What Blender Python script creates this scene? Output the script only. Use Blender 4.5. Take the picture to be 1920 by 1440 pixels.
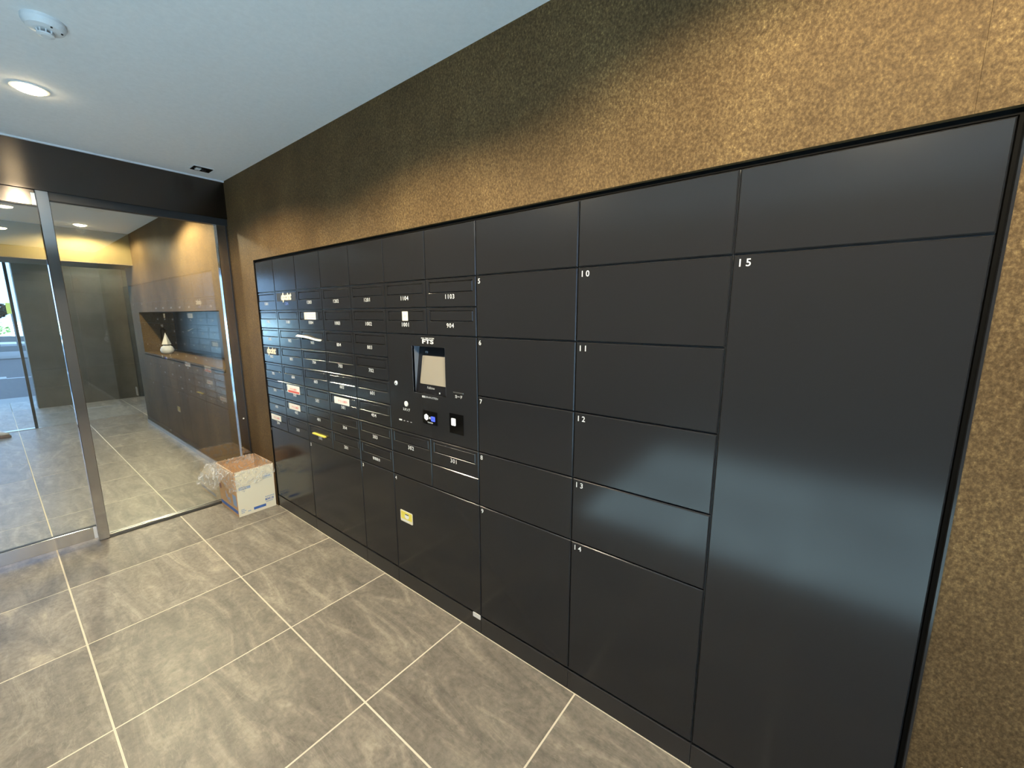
import bpy, math, random
from mathutils import Vector, Matrix
random.seed(7)
PI = math.pi
S = bpy.context.scene
COL = S.collection
for o in list(bpy.data.objects):
    bpy.data.objects.remove(o)

# ------------------------------------------------------------------ camera
cam_d = bpy.data.cameras.new('camera')
cam_d.sensor_fit = 'HORIZONTAL'; cam_d.sensor_width = 36.0
cam_d.lens = 763.542 * 36.0 / 1920.0
cam_d.clip_start = 0.02; cam_d.clip_end = 400
cam = bpy.data.objects.new('camera', cam_d); COL.objects.link(cam)
_yaw, _pit, _rol = math.radians(37.90858), math.radians(9.65754), math.radians(-0.07706)
_f = Vector((-math.sin(_yaw) * math.cos(_pit), math.cos(_yaw) * math.cos(_pit), -math.sin(_pit)))
_r = _f.cross(Vector((0, 0, 1))).normalized(); _u = _r.cross(_f)
_r2 = _r * math.cos(_rol) + _u * math.sin(_rol); _u2 = -_r * math.sin(_rol) + _u * math.cos(_rol)
cam.matrix_world = Matrix(((_r2.x, _u2.x, -_f.x, 3.2035), (_r2.y, _u2.y, -_f.y, -1.2085), (_r2.z, _u2.z, -_f.z, 1.437), (0, 0, 0, 1)))
S.camera = cam

# ------------------------------------------------------------------ sky, sun, exposure
W = bpy.data.worlds.new('sky'); S.world = W; W.use_nodes = True
_bg = W.node_tree.nodes['Background']
_bg.inputs[0].default_value = (0.33, 0.58, 1.0, 1); _bg.inputs[1].default_value = 4.2
sun_d = bpy.data.lights.new('sun', 'SUN'); sun_d.energy = 150.0; sun_d.angle = 0.02; sun_d.color = (0.42, 0.72, 1.0)
sun = bpy.data.objects.new('sun', sun_d); COL.objects.link(sun)
sun.rotation_euler = Vector((-0.81, 0.0, -0.585)).to_track_quat('-Z', 'Y').to_euler()
sun.location = (40, 5, 40)
VS = S.view_settings
VS.view_transform = 'Standard'; VS.look = 'None'; VS.gamma = 1.0; VS.use_curve_mapping = False
VS.exposure = 0.0
S.cycles.max_bounces = 7; S.cycles.transparent_max_bounces = 12; S.cycles.adaptive_threshold = 0.02
S.cycles.sample_clamp_indirect = 6.0
LAMP_COL = (1.0, 0.84, 0.58)
LAMP_W = 106.0

# ------------------------------------------------------------------ constants of the place
ZC = 2.391                      # ceiling
GX = -0.385                     # plane of the inner glass screen
COLX = [-0.015, 0.283, 0.583, 0.883, 1.183, 1.483, 1.783, 2.083, 2.533, 2.984, 3.434]
ROWZ = [1.7955, 1.588, 1.468, 1.348, 1.228, 1.108, 0.988, 0.868, 0.748, 0.628, 0.090]
# rows:   t       r1     r2     r3     r4     r5     r6     r7     r8     r9     b

# ------------------------------------------------------------------ helpers
def setp(o, label=None, cat=None, group=None, kind=None):
    if label: o['label'] = label
    if cat: o['category'] = cat
    if group: o['group'] = group
    if kind: o['kind'] = kind
    return o

def empty(name, loc=(0, 0, 0), rz=0.0, parent=None):
    o = bpy.data.objects.new(name, None); COL.objects.link(o)
    o.location = loc; o.rotation_euler = (0, 0, rz); o.empty_display_size = 0.05
    if parent: o.parent = parent
    return o

def link(name, me, parent=None, loc=(0, 0, 0), rot=(0, 0, 0)):
    o = bpy.data.objects.new(name, me); COL.objects.link(o)
    o.location = loc; o.rotation_euler = rot
    if parent: o.parent = parent
    return o

class MB:
    """collects vertices and faces of one mesh"""
    def __init__(s): s.v = []; s.f = []; s.m = []; s.cur = 0
    def mat(s, i): s.cur = i; return s
    def add(s, vs, fs):
        n = len(s.v); s.v += [tuple(v) for v in vs]
        for f in fs: s.f.append(tuple(i + n for i in f)); s.m.append(s.cur)
        return s
    def box(s, x0, x1, y0, y1, z0, z1):
        vs = [(x0, y0, z0), (x1, y0, z0), (x1, y1, z0), (x0, y1, z0), (x0, y0, z1), (x1, y0, z1), (x1, y1, z1), (x0, y1, z1)]
        return s.add(vs, [(0, 3, 2, 1), (4, 5, 6, 7), (0, 1, 5, 4), (1, 2, 6, 5), (2, 3, 7, 6), (3, 0, 4, 7)])
    def bbox(s, x0, x1, y0, y1, z0, z1, c):
        """box with all edges chamfered by c"""
        vs = []
        for X, ax in ((x0, 1), (x1, -1)):
            for Y, ay in ((y0, 1), (y1, -1)):
                for Z, az in ((z0, 1), (z1, -1)):
                    vs += [(X, Y + ay * c, Z + az * c), (X + ax * c, Y, Z + az * c), (X + ax * c, Y + ay * c, Z)]
        def i(a, b, d, k): return (a * 4 + b * 2 + d) * 3 + k
        fs = []
        for a in (0, 1): fs.append((i(a, 0, 0, 0), i(a, 1, 0, 0), i(a, 1, 1, 0), i(a, 0, 1, 0)) if a else (i(a, 0, 0, 0), i(a, 0, 1, 0), i(a, 1, 1, 0), i(a, 1, 0, 0)))
        for b in (0, 1): fs.append((i(0, b, 0, 1), i(0, b, 1, 1), i(1, b, 1, 1), i(1, b, 0, 1)) if b else (i(0, b, 0, 1), i(1, b, 0, 1), i(1, b, 1, 1), i(0, b, 1, 1)))
        for d in (0, 1): fs.append((i(0, 0, d, 2), i(1, 0, d, 2), i(1, 1, d, 2), i(0, 1, d, 2)) if d else (i(0, 0, d, 2), i(0, 1, d, 2), i(1, 1, d, 2), i(1, 0, d, 2)))
        for a in (0, 1):
            for b in (0, 1): fs.append((i(a, b, 0, 0), i(a, b, 1, 0), i(a, b, 1, 1), i(a, b, 0, 1)))
            for d in (0, 1): fs.append((i(a, 0, d, 0), i(a, 1, d, 0), i(a, 1, d, 2), i(a, 0, d, 2)))
        for b in (0, 1):
            for d in (0, 1): fs.append((i(0, b, d, 1), i(1, b, d, 1), i(1, b, d, 2), i(0, b, d, 2)))
        for a in (0, 1):
            for b in (0, 1):
                for d in (0, 1): fs.append((i(a, b, d, 0), i(a, b, d, 1), i(a, b, d, 2)))
        return s.add(vs, fs)
    def prism_xz(s, poly, y0, y1):
        """polygon in the x-z plane pushed from y0 (front, -y) to y1"""
        n = len(poly)
        vs = [(x, y0, z) for x, z in poly] + [(x, y1, z) for x, z in poly]
        fs = [tuple(range(n)), tuple(range(2 * n - 1, n - 1, -1))]
        fs += [(k, k + n, (k + 1) % n + n, (k + 1) % n) for k in range(n)]
        return s.add(vs, fs)
    def lathe(s, prof, seg=32, c=(0, 0, 0)):
        """profile (radius, z) turned about z"""
        n = len(prof); vs = []
        for k in range(seg):
            a = 2 * PI * k / seg
            vs += [(c[0] + r * math.cos(a), c[1] + r * math.sin(a), c[2] + z) for r, z in prof]
        fs = []
        for k in range(seg):
            k2 = (k + 1) % seg
            for j in range(n - 1):
                fs.append((k * n + j, k2 * n + j, k2 * n + j + 1, k * n + j + 1))
        for j in (0, n - 1):
            if prof[j][0] > 1e-6:
                fs.append(tuple(k * n + j for k in range(seg)))
        return s.add(vs, fs)
    def tube(s, p0, p1, r0, r1, seg=8):
        p0, p1 = Vector(p0), Vector(p1); d = (p1 - p0)
        q = d.to_track_quat('Z', 'Y'); vs = []
        for p, r in ((p0, r0), (p1, r1)):
            for k in range(seg):
                a = 2 * PI * k / seg
                vs.append(p + q @ Vector((r * math.cos(a), r * math.sin(a), 0)))
        fs = [(k, (k + 1) % seg, (k + 1) % seg + seg, k + seg) for k in range(seg)]
        fs += [tuple(range(seg - 1, -1, -1)), tuple(range(seg, 2 * seg))]
        return s.add(vs, fs)
    def rpoly(s, x0, x1, z0, z1, r, y0, y1, seg=5):
        pts = []
        for cx, cz, a0 in ((x1 - r, z1 - r, 0), (x0 + r, z1 - r, PI / 2), (x0 + r, z0 + r, PI), (x1 - r, z0 + r, 1.5 * PI)):
            for k in range(seg + 1):
                a = a0 + PI / 2 * k / seg
                pts.append((cx + r * math.cos(a), cz + r * math.sin(a)))
        pts.reverse()
        return s.prism_xz(pts[::-1], y0, y1)
    def mesh(s, name, mats, smooth=False):
        me = bpy.data.meshes.new(name); me.from_pydata(s.v, [], s.f)
        for m in (mats if isinstance(mats, (list, tuple)) else [mats]): me.materials.append(m)
        for p, i in zip(me.polygons, s.m): p.material_index = i; p.use_smooth = smooth
        me.validate(); me.update()
        import bmesh
        bm = bmesh.new(); bm.from_mesh(me); bmesh.ops.recalc_face_normals(bm, faces=bm.faces); bm.to_mesh(me); bm.free()
        return me
    def obj(s, name, mats, parent=None, loc=(0, 0, 0), rot=(0, 0, 0), smooth=False):
        return link(name, s.mesh(name, mats, smooth), parent, loc, rot)

def slab(w, h, t=0.018, c=0.003, hole=None):
    """flat panel in x-z facing -y, front at y=0, chamfered edges, optional hole (x0,x1,z0,z1)"""
    b = MB()
    def loop(x0, x1, z0, z1, y): return [(x0, y, z0), (x1, y, z0), (x1, y, z1), (x0, y, z1)]
    L = [loop(0, w, 0, h, t), loop(0, w, 0, h, c), loop(c, w - c, c, h - c, 0)]
    if hole:
        a0, a1, b0, b1 = hole
        L += [loop(a0 - c, a1 + c, b0 - c, b1 + c, 0), loop(a0, a1, b0, b1, c), loop(a0, a1, b0, b1, t)]
    vs = sum(L, []); fs = []
    for k in range(len(L) - 1):
        for i in range(4):
            j = (i + 1) % 4
            fs.append((k * 4 + i, k * 4 + j, k * 4 + 4 + j, k * 4 + 4 + i))
    if hole:
        k = len(L) - 1
        for i in range(4):
            j = (i + 1) % 4
            fs.append((k * 4 + i, k * 4 + j, j, i))
    else:
        fs += [(8, 9, 10, 11), (3, 2, 1, 0)]
    return b.add(vs, fs)

def text(name, body, size, mat, parent, loc, rot=(PI / 2, 0, 0), bold=0.0, shear=0.0, space=1.0, align='CENTER', xs=1.0, extrude=0.0002):
    cu = bpy.data.curves.new(name, 'FONT'); cu.body = body; cu.size = size; cu.align_x = align; cu.align_y = 'BOTTOM_BASELINE'
    cu.offset = bold * size; cu.shear = shear; cu.space_character = space; cu.extrude = extrude; cu.resolution_u = 3
    t = bpy.data.objects.new(name, cu)
    me = bpy.data.meshes.new_from_object(t)
    bpy.data.objects.remove(t); bpy.data.curves.remove(cu)
    me.name = name
    me.materials.clear(); me.materials.append(mat)
    o = link(name, me, parent, loc, rot); o.scale = (xs, 1, 1)
    return o

# ------------------------------------------------------------------ materials
def newmat(name):
    m = bpy.data.materials.new(name); m.use_nodes = True
    nt = m.node_tree
    return m, nt, nt.nodes['Principled BSDF']

def simple(name, col, rough=0.5, metal=0.0, spec=0.5, emit=None, es=0.0):
    m, nt, b = newmat(name)
    b.inputs['Base Color'].default_value = (*col, 1); b.inputs['Roughness'].default_value = rough
    b.inputs['Metallic'].default_value = metal; b.inputs['Specular IOR Level'].default_value = spec
    if emit: b.inputs['Emission Color'].default_value = (*emit, 1); b.inputs['Emission Strength'].default_value = es
    return m

def N(nt, typ, **kw):
    n = nt.nodes.new(typ)
    for k, v in kw.items():
        if hasattr(n, k): setattr(n, k, v)
        else: n.inputs[k].default_value = v
    return n

def ramp(nt, src, stops):
    r = nt.nodes.new('ShaderNodeValToRGB')
    e = r.color_ramp.elements
    while len(e) > 1: e.remove(e[-1])
    e[0].position = stops[0][0]; e[0].color = (*stops[0][1], 1)
    for p, c in stops[1:]:
        q = e.new(p); q.color = (*c, 1)
    nt.links.new(src, r.inputs[0])
    return r

def noise_mat(name, stops, scale=8.0, detail=6.0, rough=0.5, metal=0.0, bump=0.0, bscale=60.0, distort=0.0, spec=0.5, stretch=(1, 1, 1), rvar=None):
    m, nt, b = newmat(name)
    g = N(nt, 'ShaderNodeNewGeometry'); mp = N(nt, 'ShaderNodeMapping'); mp.inputs['Scale'].default_value = stretch
    nt.links.new(g.outputs['Position'], mp.inputs['Vector'])
    n = N(nt, 'ShaderNodeTexNoise', Scale=scale, Detail=detail, Distortion=distort, Roughness=0.6)
    nt.links.new(mp.outputs[0], n.inputs['Vector'])
    r = ramp(nt, n.outputs['Fac'], stops)
    nt.links.new(r.outputs[0], b.inputs['Base Color'])
    b.inputs['Roughness'].default_value = rough; b.inputs['Metallic'].default_value = metal; b.inputs['Specular IOR Level'].default_value = spec
    if bump:
        n2 = N(nt, 'ShaderNodeTexNoise', Scale=bscale, Detail=4.0)
        nt.links.new(mp.outputs[0], n2.inputs['Vector'])
        bp = N(nt, 'ShaderNodeBump', Strength=bump, Distance=0.01)
        nt.links.new(n2.outputs['Fac'], bp.inputs['Height']); nt.links.new(bp.outputs[0], b.inputs['Normal'])
    return m

M = {}
# bronze mottled wall sheet
m, nt, b = newmat('bronze_wall_sheet')
g = N(nt, 'ShaderNodeNewGeometry')
n1 = N(nt, 'ShaderNodeTexNoise', Scale=2.2, Detail=4.0, Roughness=0.6); n2 = N(nt, 'ShaderNodeTexNoise', Scale=170.0, Detail=4.0, Roughness=0.7)
mp = N(nt, 'ShaderNodeMapping'); mp.inputs['Scale'].default_value = (1, 1, 0.75)
nt.links.new(g.outputs['Position'], mp.inputs['Vector'])
for q in (n1, n2): nt.links.new(mp.outputs[0], q.inputs['Vector'])
mx = N(nt, 'ShaderNodeMath', operation='MULTIPLY_ADD'); mx.inputs[1].default_value = 0.3
nt.links.new(n1.outputs['Fac'], mx.inputs[0])
m3 = N(nt, 'ShaderNodeMath', operation='MULTIPLY'); m3.inputs[1].default_value = 0.7
nt.links.new(n2.outputs['Fac'], m3.inputs[0]); nt.links.new(m3.outputs[0], mx.inputs[2])
r = ramp(nt, mx.outputs[0], [(0.34, (0.052, 0.033, 0.016)), (0.5, (0.102, 0.066, 0.032)), (0.60, (0.160, 0.107, 0.049)), (0.72, (0.34, 0.235, 0.10))])
nt.links.new(r.outputs[0], b.inputs['Base Color'])
b.inputs['Metallic'].default_value = 0.0; b.inputs['Specular IOR Level'].default_value = 0.03
rr = ramp(nt, n2.outputs['Fac'], [(0.35, (0.42,) * 3), (0.65, (0.60,) * 3)])
nt.links.new(rr.outputs[0], b.inputs['Roughness'])
bp = N(nt, 'ShaderNodeBump', Strength=0.28, Distance=0.004)
nt.links.new(n2.outputs['Fac'], bp.inputs['Height']); nt.links.new(bp.outputs[0], b.inputs['Normal'])
M['wall'] = m
# floor tile: slate with soft streaks, every tile its own piece of the pattern
m, nt, b = newmat('slate_floor_tile')
g = N(nt, 'ShaderNodeNewGeometry'); oi = N(nt, 'ShaderNodeObjectInfo')
cmb = N(nt, 'ShaderNodeVectorMath', operation='SCALE'); cmb.inputs['Scale'].default_value = 37.0
cx = N(nt, 'ShaderNodeCombineXYZ')
for k in range(3): nt.links.new(oi.outputs['Random'], cx.inputs[k])
nt.links.new(cx.outputs[0], cmb.inputs[0])
ad = N(nt, 'ShaderNodeVectorMath', operation='ADD')
nt.links.new(g.outputs['Position'], ad.inputs[0]); nt.links.new(cmb.outputs[0], ad.inputs[1])
mp = N(nt, 'ShaderNodeMapping'); mp.inputs['Scale'].default_value = (1.0, 3.6, 1.0); mp.inputs['Rotation'].default_value = (0, 0, 0.55)
nt.links.new(ad.outputs[0], mp.inputs['Vector'])
n1 = N(nt, 'ShaderNodeTexNoise', Scale=2.1, Detail=9.0, Roughness=0.68, Distortion=1.6)
n2 = N(nt, 'ShaderNodeTexNoise', Scale=45.0, Detail=6.0, Roughness=0.7)
n4 = N(nt, 'ShaderNodeTexNoise', Scale=1.5, Detail=5.0, Roughness=0.55, Distortion=2.6)
nt.links.new(mp.outputs[0], n1.inputs['Vector']); nt.links.new(ad.outputs[0], n2.inputs['Vector']); nt.links.new(mp.outputs[0], n4.inputs['Vector'])
r1 = ramp(nt, n1.outputs['Fac'], [(0.30, (0.120, 0.106, 0.090)), (0.45, (0.178, 0.158, 0.133)), (0.54, (0.218, 0.193, 0.161)), (0.70, (0.345, 0.303, 0.242))])
r2 = ramp(nt, n2.outputs['Fac'], [(0.3, (0.72,) * 3), (0.5, (1.0,) * 3), (0.72, (1.25,) * 3)])
rv = ramp(nt, n4.outputs['Fac'], [(0.488, (0, 0, 0)), (0.5, (1, 1, 1)), (0.506, (0, 0, 0))])
mix = N(nt, 'ShaderNodeMix', data_type='RGBA', blend_type='MULTIPLY'); mix.inputs[0].default_value = 1.0
nt.links.new(r1.outputs[0], mix.inputs[6]); nt.links.new(r2.outputs[0], mix.inputs[7])
mv = N(nt, 'ShaderNodeMix', data_type='RGBA'); mv.inputs[7].default_value = (0.42, 0.38, 0.31, 1)
mf = N(nt, 'ShaderNodeMath', operation='MULTIPLY'); mf.inputs[1].default_value = 0.2
nt.links.new(rv.outputs[0], mf.inputs[0]); nt.links.new(mf.outputs[0], mv.inputs[0]); nt.links.new(mix.outputs[2], mv.inputs[6])
hv = N(nt, 'ShaderNodeHueSaturation'); vr = N(nt, 'ShaderNodeMapRange'); vr.inputs[3].default_value = 0.88; vr.inputs[4].default_value = 1.1
nt.links.new(oi.outputs['Random'], vr.inputs[0]); nt.links.new(vr.outputs[0], hv.inputs['Value']); nt.links.new(mv.outputs[2], hv.inputs['Color'])
nt.links.new(hv.outputs[0], b.inputs['Base Color'])
b.inputs['Roughness'].default_value = 0.42
bp = N(nt, 'ShaderNodeBump', Strength=0.3, Distance=0.006)
ah = N(nt, 'ShaderNodeMath', operation='MULTIPLY_ADD'); ah.inputs[1].default_value = 0.35
nt.links.new(n2.outputs['Fac'], ah.inputs[0]); nt.links.new(n1.outputs['Fac'], ah.inputs[2])
nt.links.new(ah.outputs[0], bp.inputs['Height']); nt.links.new(bp.outputs[0], b.inputs['Normal'])
M['tile'] = m
M['grout'] = simple('pale_grout', (0.66, 0.60, 0.49), 0.85)
M['ceil'] = noise_mat('ceiling_paper', [(0.3, (0.76, 0.76, 0.76)), (0.7, (0.81, 0.81, 0.81))], 60, 3, 0.8, bump=0.05, bscale=300)
# black painted steel
m, nt, b = newmat('black_painted_steel')
g = N(nt, 'ShaderNodeNewGeometry'); n1 = N(nt, 'ShaderNodeTexNoise', Scale=350.0, Detail=2.0)
nt.links.new(g.outputs['Position'], n1.inputs['Vector'])
b.inputs['Base Color'].default_value = (0.017, 0.017, 0.018, 1); b.inputs['Roughness'].default_value = 0.15
b.inputs['Specular IOR Level'].default_value = 0.38
bp = N(nt, 'ShaderNodeBump', Strength=0.035, Distance=0.001); nt.links.new(n1.outputs['Fac'], bp.inputs['Height']); nt.links.new(bp.outputs[0], b.inputs['Normal'])
M['lock'] = m
M['carcass'] = simple('locker_carcass_grey', (0.16, 0.16, 0.16), 0.4, 0.3)
M['gapblack'] = simple('shadow_gap_black', (0.003, 0.003, 0.003), 0.8, spec=0.1)
M['plinth'] = simple('plinth_black', (0.024, 0.023, 0.023), 0.28)
M['print'] = simple('white_print', (0.72, 0.72, 0.70), 0.6)
M['printdim'] = simple('grey_print', (0.42, 0.42, 0.41), 0.6)
# brushed dark beam: the brushing smears lamps up and down
m, nt, b = newmat('brushed_dark_beam')
b.inputs['Base Color'].default_value = (0.105, 0.095, 0.088, 1); b.inputs['Metallic'].default_value = 1.0
b.inputs['Roughness'].default_value = 0.24; b.inputs['Anisotropic'].default_value = 0.93
tg = N(nt, 'ShaderNodeTangent'); tg.direction_type = 'UV_MAP'; tg.uv_map = 'brush'
nt.links.new(tg.outputs[0], b.inputs['Tangent'])
M['beam'] = m
M['railsteel'] = m.copy(); M['railsteel'].name = 'brushed_stainless_rail'
_b = M['railsteel'].node_tree.nodes['Principled BSDF']; _b.inputs['Base Color'].default_value = (0.52, 0.52, 0.53, 1); _b.inputs['Roughness'].default_value = 0.2
M['steel'] = simple('polished_stainless', (0.50, 0.50, 0.51), 0.10, 1.0)
M['steel2'] = simple('satin_stainless', (0.55, 0.54, 0.52), 0.28, 1.0)
M['dark'] = simple('dark_gasket', (0.012, 0.012, 0.013), 0.5)
# clear sheet glass: part mirror by angle, the rest passes straight through
def glass(name, ior, tint):
    m, nt, b = newmat(name)
    nt.nodes.remove(b); out = nt.nodes['Material Output']
    g = N(nt, 'ShaderNodeNewGeometry'); mi = N(nt, 'ShaderNodeMix', data_type='FLOAT')
    mi.inputs[2].default_value = ior; mi.inputs[3].default_value = 1.0 / ior
    nt.links.new(g.outputs['Backfacing'], mi.inputs[0])
    fr = N(nt, 'ShaderNodeFresnel'); nt.links.new(mi.outputs[0], fr.inputs[0])
    t = N(nt, 'ShaderNodeBsdfTransparent'); t.inputs[0].default_value = (*tint, 1)
    gl = N(nt, 'ShaderNodeBsdfGlossy'); gl.inputs['Roughness'].default_value = 0.0; gl.inputs[0].default_value = (1, 1, 1, 1)
    ms = N(nt, 'ShaderNodeMixShader')
    nt.links.new(fr.outputs[0], ms.inputs[0]); nt.links.new(t.outputs[0], ms.inputs[1]); nt.links.new(gl.outputs[0], ms.inputs[2])
    nt.links.new(ms.outputs[0], out.inputs[0])
    return m
M['glass'] = glass('clear_sheet_glass', 2.0, (0.93, 0.96, 0.94))
M['glass_out'] = glass('facade_glass', 1.5, (0.95, 0.97, 0.97))
M['white'] = simple('white_plastic', (0.68, 0.69, 0.70), 0.45)
M['offwhite'] = simple('offwhite_plastic', (0.75, 0.73, 0.68), 0.5)
M['lamp'] = simple('lamp_diffuser', (1, 0.9, 0.7), 0.5, emit=(1.0, 0.80, 0.48), es=75.0)
M['cream'] = simple('cream_wallpaper', (0.21, 0.155, 0.055), 0.75)
M['soffit'] = simple('soffit_taupe', (0.22, 0.18, 0.13), 0.7)
M['darktile'] = noise_mat('dark_stone_tile', [(0.3, (0.022, 0.025, 0.024)), (0.7, (0.05, 0.054, 0.05))], 5, 6, 0.45, bump=0.1, bscale=30)
M['darkwall'] = simple('dark_brown_wall', (0.03, 0.026, 0.023), 0.6)
M['concrete'] = noise_mat('grey_concrete', [(0.3, (0.15, 0.15, 0.145)), (0.7, (0.20, 0.195, 0.19))], 3, 5, 0.8)
M['asphalt'] = noise_mat('asphalt', [(0.3, (0.060, 0.060, 0.064)), (0.7, (0.085, 0.085, 0.09))], 20, 5, 0.85)
M['paleconc'] = noise_mat('pale_concrete', [(0.3, (0.50, 0.50, 0.49)), (0.7, (0.58, 0.57, 0.55))], 3, 5, 0.8)
M['kerb'] = simple('kerb_stone', (0.26, 0.26, 0.25), 0.8)
M['sand'] = noise_mat('pale_ground', [(0.3, (0.55, 0.52, 0.46)), (0.7, (0.62, 0.59, 0.53))], 4, 4, 0.9)

# ================================================================== THE SETTING
# ---- floor: recessed pale grout bed with every tile on it
PX, PY, X00, Y00 = 0.6067, 0.6000, 0.1406, -0.515
floor = setp(MB().box(-6.46, 5.0, -3.2, 1.2, -0.06, -0.0008).obj('floor', M['grout']), kind='structure')
J = 0.0028
tile_cache = {}
def tile(x0, x1, y0, y1, parent=None):
    w, d = round(x1 - x0, 4), round(y1 - y0, 4)
    if w < 0.03 or d < 0.03: return
    if (w, d) not in tile_cache:
        tile_cache[(w, d)] = MB().bbox(0, w, 0, d, -0.012, 0, 0.0012).mesh('tile', M['tile'])
    link('tile', tile_cache[(w, d)], parent or floor, (x0, y0, 0))
for i in range(-11, 9):
    xa, xb = X00 + i * PX, X00 + (i + 1) * PX
    xa, xb = max(xa, -6.46), min(xb, 5.0)
    if xb - xa < 0.05: continue
    for j in range(-5, 4):
        ya, yb = Y00 + j * PY, Y00 + (j + 1) * PY
        ylim = 0.0 if xb > -4.0 else 1.2
        segs = [(xa, xb)]
        if xa < -4.0 < xb: segs = [(xa, xb)]
        ya2, yb2 = max(ya, -3.2), min(yb, ylim - 0.001 if ylim == 0.0 else ylim)
        if yb2 - ya2 < 0.05: continue
        tile(xa + J, xb - J, ya2 + J, yb2 - (J if yb2 == yb else 0.0015))
# ---- ceilings
setp(MB().box(GX, 5.0, -3.2, 0.6, ZC, ZC + 0.2).obj('ceiling', M['ceil']), kind='structure')
vc = setp(MB().box(-3.55, GX - 0.09, -3.2, 0.6, ZC, ZC + 0.2).obj('ceiling_vestibule', M['ceil']), kind='structure')
# ---- wall with the lockers: sheets with fine vertical joints on a backing wall
WY = -0.004
wall_n = setp(MB().box(-4.0, 5.0, 0.45, 0.62, 0, ZC).obj('wall_north', M['darkwall']), kind='structure')
def sheet(poly): return MB().prism_xz(poly, WY, 0.012).obj('wall_sheet', M['wall'], wall_n)
LT = 1.8105
G = 0.0002
sheet([(GX - 0.1, 0), (0.0, 0), (0.0, LT), (0.981 - G, LT), (0.981 - G, ZC), (GX - 0.1, ZC)])
sheet([(0.981 + G, LT), (2.178 - G, LT), (2.178 - G, ZC), (0.981 + G, ZC)])
sheet([(2.178 + G, LT), (3.375 - G, LT), (3.375 - G, ZC), (2.178 + G, ZC)])
sheet([(3.375 + G, LT), (3.447, LT), (3.447, 0), (4.572 - G, 0), (4.572 - G, ZC), (3.375 + G, ZC)])
sheet([(4.572 + G, 0), (5.0, 0), (5.0, ZC), (4.572 + G, ZC)])
# black shadow-gap lining of the recess
b = MB().box(-0.016, 3.447, 0.012, 0.44, 1.7985, 1.815).box(3.4365, 3.447, 0.012, 0.44, 0, 1.7985).box(-0.03, -0.016, 0.012, 0.44, 0, 1.815)
b.obj('recess_lining', M['gapblack'], wall_n)
MB().box(3.4425, 3.447, WY - 0.0015, 0.012, 0, LT).obj('recess_edge', M['lock'], wall_n)
MB().box(0.0, 0.003, WY - 0.001, 0.012, 0, LT).obj('recess_edge', M['gapblack'], wall_n)
# vestibule side: niche with counter
NX0, NX1, NZ0, NZ1, ND = -3.6, -0.79, 0.985, 1.474, 0.33
b = MB().box(-4.0, NX0, WY, 0.012, 0, ZC).box(NX0, NX1, WY, 0.012, NZ1, ZC).box(NX0, NX1, WY, 0.012, 0, NZ0 - 0.03).box(NX1, GX - 0.1, WY, 0.012, 0, ZC)
b.obj('wall_sheet', M['wall'], wall_n)
MB().box(-4.0, -3.985, 0.012, 0.45, 0, ZC).obj('wall_end', M['wall'], wall_n)
MB().box(NX0 - 0.012, NX0, 0.012, ND, NZ0, NZ1).box(NX1, NX1 + 0.012, 0.012, ND, NZ0, NZ1).box(NX0 - 0.012, NX1 + 0.012, 0.012, ND, NZ1, NZ1 + 0.012).obj('niche_lining', M['wall'], wall_n)
MB().box(NX0 - 0.012, NX1 + 0.012, ND, ND + 0.015, NZ0 - 0.02, NZ1 + 0.012).obj('niche_back', M['darktile'], wall_n)
MB().bbox(NX0, NX1, WY - 0.006, ND, NZ0 - 0.022, NZ0, 0.002).obj('niche_counter', M['wall'], wall_n)
setp(MB().box(-4.0, GX - 0.1, WY - 0.008, WY, 0, 0.05).obj('baseboard_north', M['steel2']), kind='structure')
# ---- room behind the camera
setp(MB().box(GX, 5.0, -3.35, -3.2, 0, ZC).obj('wall_south', M['darkwall']), kind='structure')
# inner screen: solid part beyond the sliding door, brushed beam, pale trim under the ceiling
setp(MB().box(GX - 0.09, GX, -3.2, -1.9, 0, 2.131).obj('wall_west', M['darkwall']), kind='structure')
bm_ = setp(MB().box(GX - 0.09, GX, -3.2, WY, 2.131, ZC).obj('trim_1', M['beam']), kind='structure')
def brush_uv(o):
    uv = o.data.uv_layers.new(name='brush')
    for p in o.data.polygons:
        for li in p.loop_indices:
            co = o.data.vertices[o.data.loops[li].vertex_index].co
            uv.data[li].uv = (co.z, co.y + co.x)
brush_uv(bm_)
MB().box(GX - 0.06, GX - 0.012, -3.2, -0.0, 2.085, 2.131).obj('track_lip', M['dark'], bm_)
setp(MB().box(GX, GX + 0.012, -3.2, WY, ZC - 0.009, ZC).obj('trim_2', M['white']), kind='structure')
# ---- fixed pane beside the lockers
w1 = setp(empty('window_1', (GX, -0.45, 0)), kind='structure')
def W1(b, name, mat): return b.obj(name, mat, w1, (-GX, 0.45, 0))
W1(MB().box(GX - 0.045, GX - 0.035, -0.885, -0.072, 0.012, 2.10), 'pane', M['glass'])
W1(MB().bbox(GX - 0.065, GX - 0.015, -0.078, WY, 0.0, 2.13, 0.003), 'jamb', M['steel'])
W1(MB().box(GX - 0.0155, GX - 0.0125, -0.012 - 0.008, -0.012, 0.0, 2.12), 'jamb_gasket', M['dark'])
W1(MB().box(GX - 0.06, GX - 0.045, -0.885, -0.078, 0.0, 0.016).box(GX - 0.035, GX - 0.022, -0.885, -0.078, 0.0, 0.016), 'floor_channel', M['steel2'])
W1(MB().box(GX - 0.021, GX - 0.001, -0.9, -0.078, 0.0, 0.003), 'channel_gasket', M['dark'])
W1(MB().lathe([(0, 0.002), (0.005, 0.002), (0.006, 0)], 12), 'jamb_screw', M['offwhite']).matrix_basis = Matrix.Translation((-0.0145, 0.408, 0.63)) @ Matrix.Rotation(PI / 2, 4, 'Y')
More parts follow.
